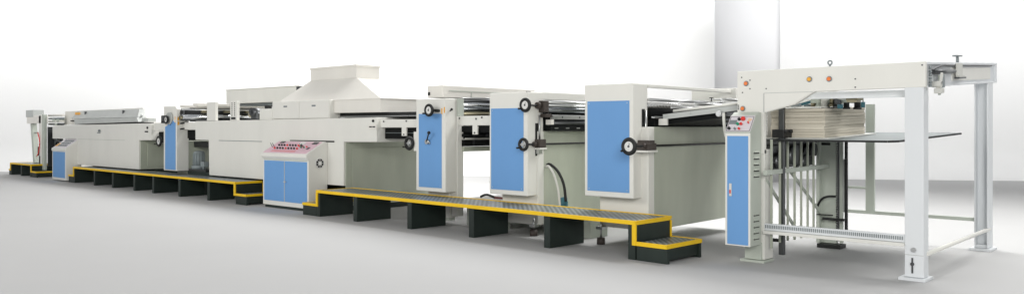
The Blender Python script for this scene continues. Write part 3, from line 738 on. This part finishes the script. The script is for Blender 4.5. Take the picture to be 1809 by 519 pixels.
# right end beam: recessed channel
rb = link('end_beam', B().box(-2.40,-2.34,8.632,11.62,1.90,2.12,.003).box(-2.40,XR,8.632,11.62,2.105,2.132,.004).box(-2.40,XR,8.632,11.62,1.885,1.905,.004).box(-2.40,XR,11.55,11.62,1.905,2.105,.004), 'cool', t)
link('inner_panel', B().box(-2.341,-2.332,9.6,11.35,1.935,2.075,.003), 'white', rb)
link('rear_fascia', B().box(XL,-2.40,11.40,11.46,1.885,2.12,.004), 'white', t)
link('inner_rail', B().box(-4.2,-2.46,8.75,8.80,1.80,1.872,.003), 'cool', t)
link('cross_tube', B().cyl((-2.335,YF+.1,.255),(-2.335,11.3,.255),.022,16), 'white', t)
link('rear_bar', B().box(-4.1,-2.47,11.27,11.30,.34,.385,.003), 'frame', t)
link('rear_upright', B().box(-3.78,-3.67,11.25,11.30,.385,1.80,.003), 'frame', t)
link('rear_stay', B().box(-4.1,-3.78,11.26,11.29,.67,.70,.002), 'frame', t)
# orange buttons and holes
for x,z,m in ((-4.175,1.985,'orange'),(-4.215,1.705,'orange'),(-3.455,2.005,'amber'),(-3.245,2.0,'orange')):
    k = link('button', B().cyl((x,YF-.022,z),(x,YF,z),.020,20), m, t)
    link('bezel', B().ring((x,YF-.006,z),(0,1,0),.022,.008,24,8), 'steelgrey', k)
b = B()
for x,z in ((-4.23,2.055),(-4.13,2.02),(-4.13,1.925),(-4.22,1.885),(-3.94,1.92),(-4.27,1.72),(-4.27,1.70),(-4.27,1.74),(-2.98,1.99),(-2.98,1.905),(-2.345,2.10)): b.cyl((x,YF-.004,z),(x,YF+.002,z),.008,10)
link('bolt_holes', b, 'darkmetal', t)
link('eye_bolt', B().ring((-3.25,YF+.03,2.172),(.6,-1,0),.020,.008,20,8).cyl((-3.25,YF+.03,2.13),(-3.25,YF+.03,2.158),.010,10), 'steelgrey', t)
# gear at the right end of the fascia
link('gear_plate', B().box(-2.45,-2.32,8.64,8.66,1.86,2.10), 'lidgrey', rb)
b = B()
for k in range(6): b.cyl((-2.313,8.68,1.90+k*.035),(-2.29,8.68,1.90+k*.035),.014,8)
link('bolt_row', b, 'steelgrey', rb)
link('dark_handle', B().cyl((-2.30,8.78,2.03),(-2.30,9.56,2.035),.022,12), 'darkmetal', rb)
link('cable_loop', B().tube([(-2.30,8.72,2.05),(-2.30,8.9,2.075),(-2.30,9.15,2.10),(-2.32,9.6,2.098),(-2.33,11.4,2.098)],.010), 'darkmetal', rb)
lv = link('lever_hub', B().cyl((-2.315,8.80,1.91),(-2.23,8.80,1.91),.032,16).box(-2.29,-2.22,8.75,8.86,1.82,1.87,.006).box(-2.28,-2.25,8.79,8.83,1.85,1.9), 'hose', t)
link('lever', B().bar((-2.24,8.80,1.91),(-2.24,8.85,2.02),.02,.025), 'white', lv)
link('scale_plate', B().box(-2.30,-2.285,8.94,9.0,1.80,2.0,.003), 'frame', t)
link('dark_dial', B().box(-2.31,-2.28,9.04,9.13,1.87,2.01,.012), 'steelgrey', t)
link('bracket', B().box(-2.312,-2.29,9.66,9.86,1.99,2.12,.003).box(-2.305,-2.27,9.64,9.88,1.975,1.99), 'hose', t)
link('bracket_pad', B().box(-2.315,-2.265,9.62,9.9,1.955,1.973), 'darkmetal', t)
link('top_screw', B().cyl((-2.34,9.85,2.132),(-2.34,9.85,2.20),.015,10).box(-2.36,-2.32,9.72,9.98,2.195,2.212,.003), 'steelgrey', t)
link('sensor_block', B().box(-3.16,-3.03,8.80,8.95,1.78,1.875,.006).box(-3.15,-3.05,8.8,8.93,1.76,1.782), 'gold', t)
for o in [rb, *rb.children, lv, *lv.children] + [c for c in t.children if c.name.split('.')[0] in ('rear_fascia','scale_plate','dark_dial','bracket','bracket_pad','top_screw')]:
    for v in o.data.vertices:                 # the end beam climbs a little towards the back
        y = v.co.y + t.location.y
        v.co.z += .055*max(0, y-8.63)
# pile lift column with racks, toothed rail
lc = link('lift_column', B().box(-4.02,-3.80,10.25,10.33,.05,1.33,.004).box(-4.02,-3.98,10.18,10.25,.05,1.33), 'frame', t)
link('column_slot', B().box(-4.0,-3.87,10.244,10.25,1.27,1.30), 'black', lc)
b = B()
for k in range(42): b.box(-3.795,-3.765,10.24,10.27,.12+k*.029,.134+k*.029)
b.box(-3.79,-3.77,10.27,10.29,.08,1.33)
link('rack_teeth', b, 'darkmetal', lc)
link('rack_strip', B().box(-3.76,-3.72,10.26,10.29,.06,1.34,.003), 'frame', lc)
b = B().box(-3.715,-3.69,10.25,10.262,.45,1.1)
for k in range(22): b.box(-3.716,-3.689,10.244,10.25,.47+k*.028,.482+k*.028)
link('scale_strip', b, 'lidgrey', lc)
link('black_bar', B().box(-3.685,-3.655,10.22,10.26,.10,1.345,.003), 'black', t)
link('lift_cable', B().tube([(-4.0,10.16,.50),(-3.93,10.12,.60),(-3.85,10.12,.64),(-3.78,10.18,.64)],.014), 'black', t)
link('lift_bar', B().box(-3.93,-3.66,10.14,10.17,.345,.375).box(-4.0,-3.80,10.14,10.16,.40,.415), 'black', t)
link('lift_shoe', B().box(-3.99,-3.70,10.12,10.32,.0,.05,.006), 'black', t)
tr = link('toothed_rail', B().box(-3.965,-2.505,YF+.01,YF+.05,.36,.435,.003), 'cool', t)
link('lower_flange', B().box(-3.965,-2.505,YF-.03,YF+.06,.325,.358,.003), 'white', t)
b = B()
for k in range(70): x = -3.955+k*.0206; b.box(x,x+.009,YF+.004,YF+.012,.385,.42)
link('teeth', b, 'steelgrey', tr)
# pile guide fence: vertical bars in a plane across the feeder
ys = (8.62,8.84,9.05,9.24,9.43,9.62,9.80)
for y, zb in zip(ys,(.16,.2,.2,.19,.19,.30,.19)):
    link('guide_bar', B().box(-3.918,-3.895,y,y+.022,zb,1.36,.003), 'body', t)
link('guide_rail', B().bar((-3.90,8.45,1.0),(-3.90,10.28,1.01),.04,.05), 'frame', t)
link('guide_brace', B().bar((-3.97,8.62,.92),(-3.97,9.35,.36),.02,.035), 'frame', t)
link('guide_brace', B().bar((-3.97,9.25,1.0),(-3.97,10.2,.42),.02,.035), 'frame', t)
link('black_post', B().box(-3.93,-3.87,8.865,8.915,.06,1.72,.003), 'darkmetal', t)
link('post_clamp', B().box(-3.97,-3.83,8.78,9.0,1.38,1.47,.006).cyl((-3.85,8.82,1.45),(-3.81,8.82,1.45),.02,10).cyl((-3.85,8.96,1.45),(-3.81,8.96,1.45),.02,10), 'black', t)
link('post_tie', B().box(-4.15,-3.92,8.87,8.90,.20,.235), 'black', t)
# dark drive behind the fence
b = B().box(-4.24,-4.02,8.9,10.1,1.02,1.30,.02)
for y,z,r in ((9.0,1.10,.10),(9.4,1.16,.12),(9.75,1.08,.09),(10.0,1.22,.08)): b.cyl((-4.02,y,z),(-3.96,y,z),r,18)
b.box(-4.1,-4.0,8.8,10.15,1.30,1.34).bar((-4.0,8.85,1.02),(-4.0,9.25,1.32),.03,.04).bar((-4.0,9.5,1.0),(-4.0,9.9,1.33),.03,.04)
link('lift_drive', b, 'darkmetal', t)
b = B()
for k in range(9): b.ring((-4.02,8.74,1.42+k*.031),(0,1,0),.014,.005,10,5)
link('drive_chain', b, 'steel', t)
# suction head
sh = link('suction_head', B().box(-3.72,-3.30,9.25,9.6,1.77,1.875,.01), 'frame', t)
for x,y,z0,z1,r,m in ((-3.70,9.3,1.72,1.86,.035,'gold'),(-3.62,9.25,1.74,1.87,.03,'frame'),(-3.55,9.22,1.72,1.88,.035,'hose'),(-3.47,9.25,1.74,1.88,.03,'gold'),(-3.40,9.22,1.72,1.86,.04,'darkmetal'),(-3.33,9.3,1.71,1.88,.03,'black'),(-3.66,9.6,1.71,1.85,.03,'black'),(-3.28,9.5,1.71,1.87,.035,'black')):
    link('sucker', B().cyl((x,y,z1),(x,y,z0),r,14).cyl((x,y,z0+.01),(x,y,z0-.012),r*1.3,14), m, sh)
link('air_hose', B().tube([(-3.45,9.2,1.86),(-3.3,9.1,1.81),(-3.15,9.05,1.85),(-3.02,9.0,1.86)],.018).tube([(-3.6,9.2,1.87),(-3.5,9.1,1.80),(-3.4,9.1,1.86)],.016), 'hose', sh)
link('blue_knob', B().cyl((-3.32,9.08,1.70),(-3.32,9.08,1.745),.03,14), 'teal', sh)
link('teal_clip', B().bar((-3.98,9.35,1.73),(-3.72,9.35,1.80),.03,.03), 'teal', sh)
pw = link('plumb_rod', B().cyl((-3.10,9.15,1.885),(-3.10,9.15,1.76),.006,8), 'steelgrey', t)
link('plumb_weight', B().cyl((-3.10,9.15,1.77),(-3.10,9.15,1.71),.022,14), 'teal', pw)

# pile board and paper
o = link('pile_board', B().prism([(-4.13,8.80),(-2.74,8.80),(-2.66,8.88),(-2.60,11.1),(-4.13,11.1)],'z',1.347,1.365), 'slate')
ed = link('rim', B().bar((-4.13,8.795,1.354),(-2.74,8.795,1.354),.012,.02).bar((-2.735,8.798,1.354),(-2.655,8.878,1.354),.012,.02).bar((-2.655,8.878,1.354),(-2.595,11.1,1.354),.012,.02), 'black', o)
pile = [o, ed]
tag(o, 'thin dark grey steel board carrying the paper pile inside the feeder', 'board')
o = link('base_sheet', B().box(-4.10,-3.38,8.92,10.45,1.368,1.378), 'hose'); pile.append(o); tag(o, 'white base sheet lying under the tan paper pile', 'sheet')
b = B(); zz = 1.38; k = 0
while zz < 1.70:
    h = random.uniform(.028,.042); dx = random.uniform(-.006,.006); dy = random.uniform(-.008,.008)
    b.box(-4.08+dx,-3.458+dx,9.0+dy,10.28+dy,zz,zz+h-.0015,.002,1); zz += h; k += 1
o = link('paper_stack', b, 'paper'); pile.append(o); tag(o, 'neat tan stack of paper sheets on the board inside the feeder', 'paper stack')
o = link('top_sheet', B().box(-4.09,-3.50,9.0,10.25,zz+.004,zz+.010,.001,1).bar((-4.05,9.02,zz+.02),(-3.5,9.02,zz+.016),.02,.008), 'hose'); pile.append(o); tag(o, 'white top sheet lying on the tan paper stack', 'sheet')
b = B()
for k in range(5):
    y = 9.3+k*.18; b.cyl((-3.9+.06*k,y,zz+.012),(-3.9+.06*k,y,zz+.05),.05,14)
o = link('sheet_weight', b, 'steelgrey'); pile.append(o); tag(o, 'row of flat grey pressers resting on top of the tan paper stack', 'weights')

for o in pile:                                   # the board and its load sag a little towards the front
    for v in o.data.vertices: v.co.z += .030*(v.co.y + org(o).y - 9.0)

# feeder control cabinet
t = thing('control_cabinet', 'tall narrow blue doored cabinet with button panel on the feeder front post', 'cabinet', (-4.14,8.45,0), 'control cabinets')
prof_ = [(8.30,.20),(8.566,.20),(8.566,1.66),(8.50,1.665),(8.42,1.62),(8.29,1.44),(8.30,1.42)]
link('case', B().prism(prof_,'x',-4.287,-3.994,.006), 'frame', t)
link('front_frame', B().box(-4.287,-3.994,8.288,8.30,.20,1.43,.003), 'white', t)
link('door', B().box(-4.262,-4.015,8.282,8.292,.215,1.40,.003,1), 'blue', t)
link('door_handle', B().box(-4.235,-4.205,8.272,8.283,.74,.88,.004), 'hose', t)
link('handle_grip', B().box(-4.228,-4.212,8.265,8.273,.77,.81,.003), 'red', t)
b = B()
for z0 in (.28,.96):
    for k in range(5): b.hexa([(-3.998,8.38,z0+k*.065),(-3.975,8.38,z0+k*.065),(-3.975,8.50,z0+k*.065),(-3.998,8.50,z0+k*.065)],[(-3.998,8.38,z0+.022+k*.065),(-3.993,8.38,z0+.022+k*.065),(-3.993,8.50,z0+.022+k*.065),(-3.998,8.50,z0+.022+k*.065)])
lo = link('louvres', b, 'frame', t)
b = B()
for z0 in (.28,.96):
    for k in range(5): b.box(-3.996,-3.990,8.375,8.505,z0-.014+k*.065,z0-.001+k*.065)
link('slots', b, 'black', lo)
q0 = Vector((0,8.29,1.44)); qd = Vector((0,.13,.18)); qn = Vector((0,-.18,.13)).normalized()
def onr(x,v,h): return Vector((x,0,0))+q0+qd*v+qn*h
def slabr(b,x0,x1,v0,v1,h0,h1):
    b.hexa([onr(x0,v0,h0),onr(x1,v0,h0),onr(x1,v1,h0),onr(x0,v1,h0)],[onr(x0,v0,h1),onr(x1,v0,h1),onr(x1,v1,h1),onr(x0,v1,h1)])
b = B(); slabr(b,-4.285,-3.996,.03,1.0,.001,.004); cp = link('control_panel', b, 'pale', t)
b = B()
for a in ((-4.278,-4.003,.93,.95),(-4.278,-4.003,.06,.08)): slabr(b,*a,.004,.0055)
slabr(b,-4.278,-4.273,.08,.93,.004,.0055); slabr(b,-4.008,-4.003,.08,.93,.004,.0055)
link('panel_border', b, 'brown', cp)
b = B(); slabr(b,-4.265,-4.19,.48,.70,.004,.014); link('display', b, 'steelgrey', cp)
for x,v,r,m in ((-4.165,.76,.016,'black'),(-4.12,.78,.024,'red'),(-4.165,.47,.015,'green'),(-4.125,.47,.015,'red'),(-4.25,.2,.016,'black'),(-4.18,.18,.012,'steelgrey'),(-4.13,.18,.012,'red'),(-4.045,.55,.009,'red')):
    link('push_button', B().cyl(onr(x,v,.004),onr(x,v,.026),r,16), m, cp)
b = B()
for v,w in ((.80,.045),(.72,.05),(.66,.035)): slabr(b,-4.065,-4.065+w,v,v+.025,.004,.0055)
link('panel_print', b, 'amber', cp)

# ------------------------------------------------------------------ added curved panel, bent to imitate a grey gradient strip
def panel_mesh():
    """upright panel bent to a shallow quarter curve"""
    b = B(); N = 24; dl = 22.3
    A0 = F*20.7 + R*(20.7*.2481); A1 = F*dl + R*(dl*.3286)      # its two upright edges
    ch = A1-A0; sag = Vector((ch.y,-ch.x,0)).normalized()
    if sag.dot(F) < 0: sag = -sag
    rows = [A0 + ch*(i/N) + sag*(.52*4*(i/N)*(1-i/N)) for i in range(N+1)]
    vs = []
    for i, p in enumerate(rows):
        d = (rows[min(i+1,N)] - rows[max(i-1,0)]).normalized(); nrm = Vector((d.y,-d.x,0))
        vs.append([b.bm.verts.new(p + nrm*o + Vector((0,0,z))) for o, z in ((0,0),(0,5.6),(-.012,5.6),(-.012,0))])
    for i in range(N):
        for j in range(4):
            f = b.bm.faces.new((vs[i][j],vs[i+1][j],vs[i+1][(j+1)%4],vs[i][(j+1)%4])); f.smooth = j in (0,2)
    b.bm.faces.new(vs[0]); b.bm.faces.new(vs[-1])
    return b
tag(link('added_strip_panel', panel_mesh(), 'added_panel'), 'added tall curved pale grey panel standing behind the machine near the feeder', 'added_panel')

# ------------------------------------------------------------------ light
w = bpy.data.worlds.new('World'); S.world = w; w.use_nodes = True
bg = w.node_tree.nodes['Background']; bg.inputs[0].default_value = (.97,.985,1,1); bg.inputs[1].default_value = .38
def area(name, pos, target, sx, sy, power, col=(1,1,1), spread=180):
    l = bpy.data.lights.new(name, 'AREA'); l.shape = 'RECTANGLE'; l.size = sx; l.size_y = sy; l.energy = power; l.color = col
    l.spread = math.radians(spread)
    o = bpy.data.objects.new(name, l); COL.objects.link(o); o.location = pos
    d = Vector(target) - Vector(pos); o.rotation_euler = d.to_track_quat('-Z','Y').to_euler(); return o
# long overhead softbox above and behind the machine
ov = area('overhead_softbox', (-13,15.0,10), (-13,10,0), 30, 3.5, 2050, (1,.99,.97), 115)
ov.rotation_euler = (math.radians(-19),0,0)
area('front_key', (-15,-7,7), (-13,9,1.0), 10, 5, 950, (1,.985,.95))
area('right_key', (5,-4,5), (-7,9,1.0), 6, 4, 1150, (1,.985,.95))
wp = W0 + WN*9; ww = area('wall_washer', (wp.x,wp.y,7.5), W0+Vector((0,0,6.5)), 60, 1.5, 1700, (1,1,1), 100)
S.view_settings.view_transform = 'Standard'; S.view_settings.look = 'None'; S.view_settings.exposure = 0; S.view_settings.gamma = 1
S.render.engine = 'CYCLES'
S.cycles.max_bounces = 8
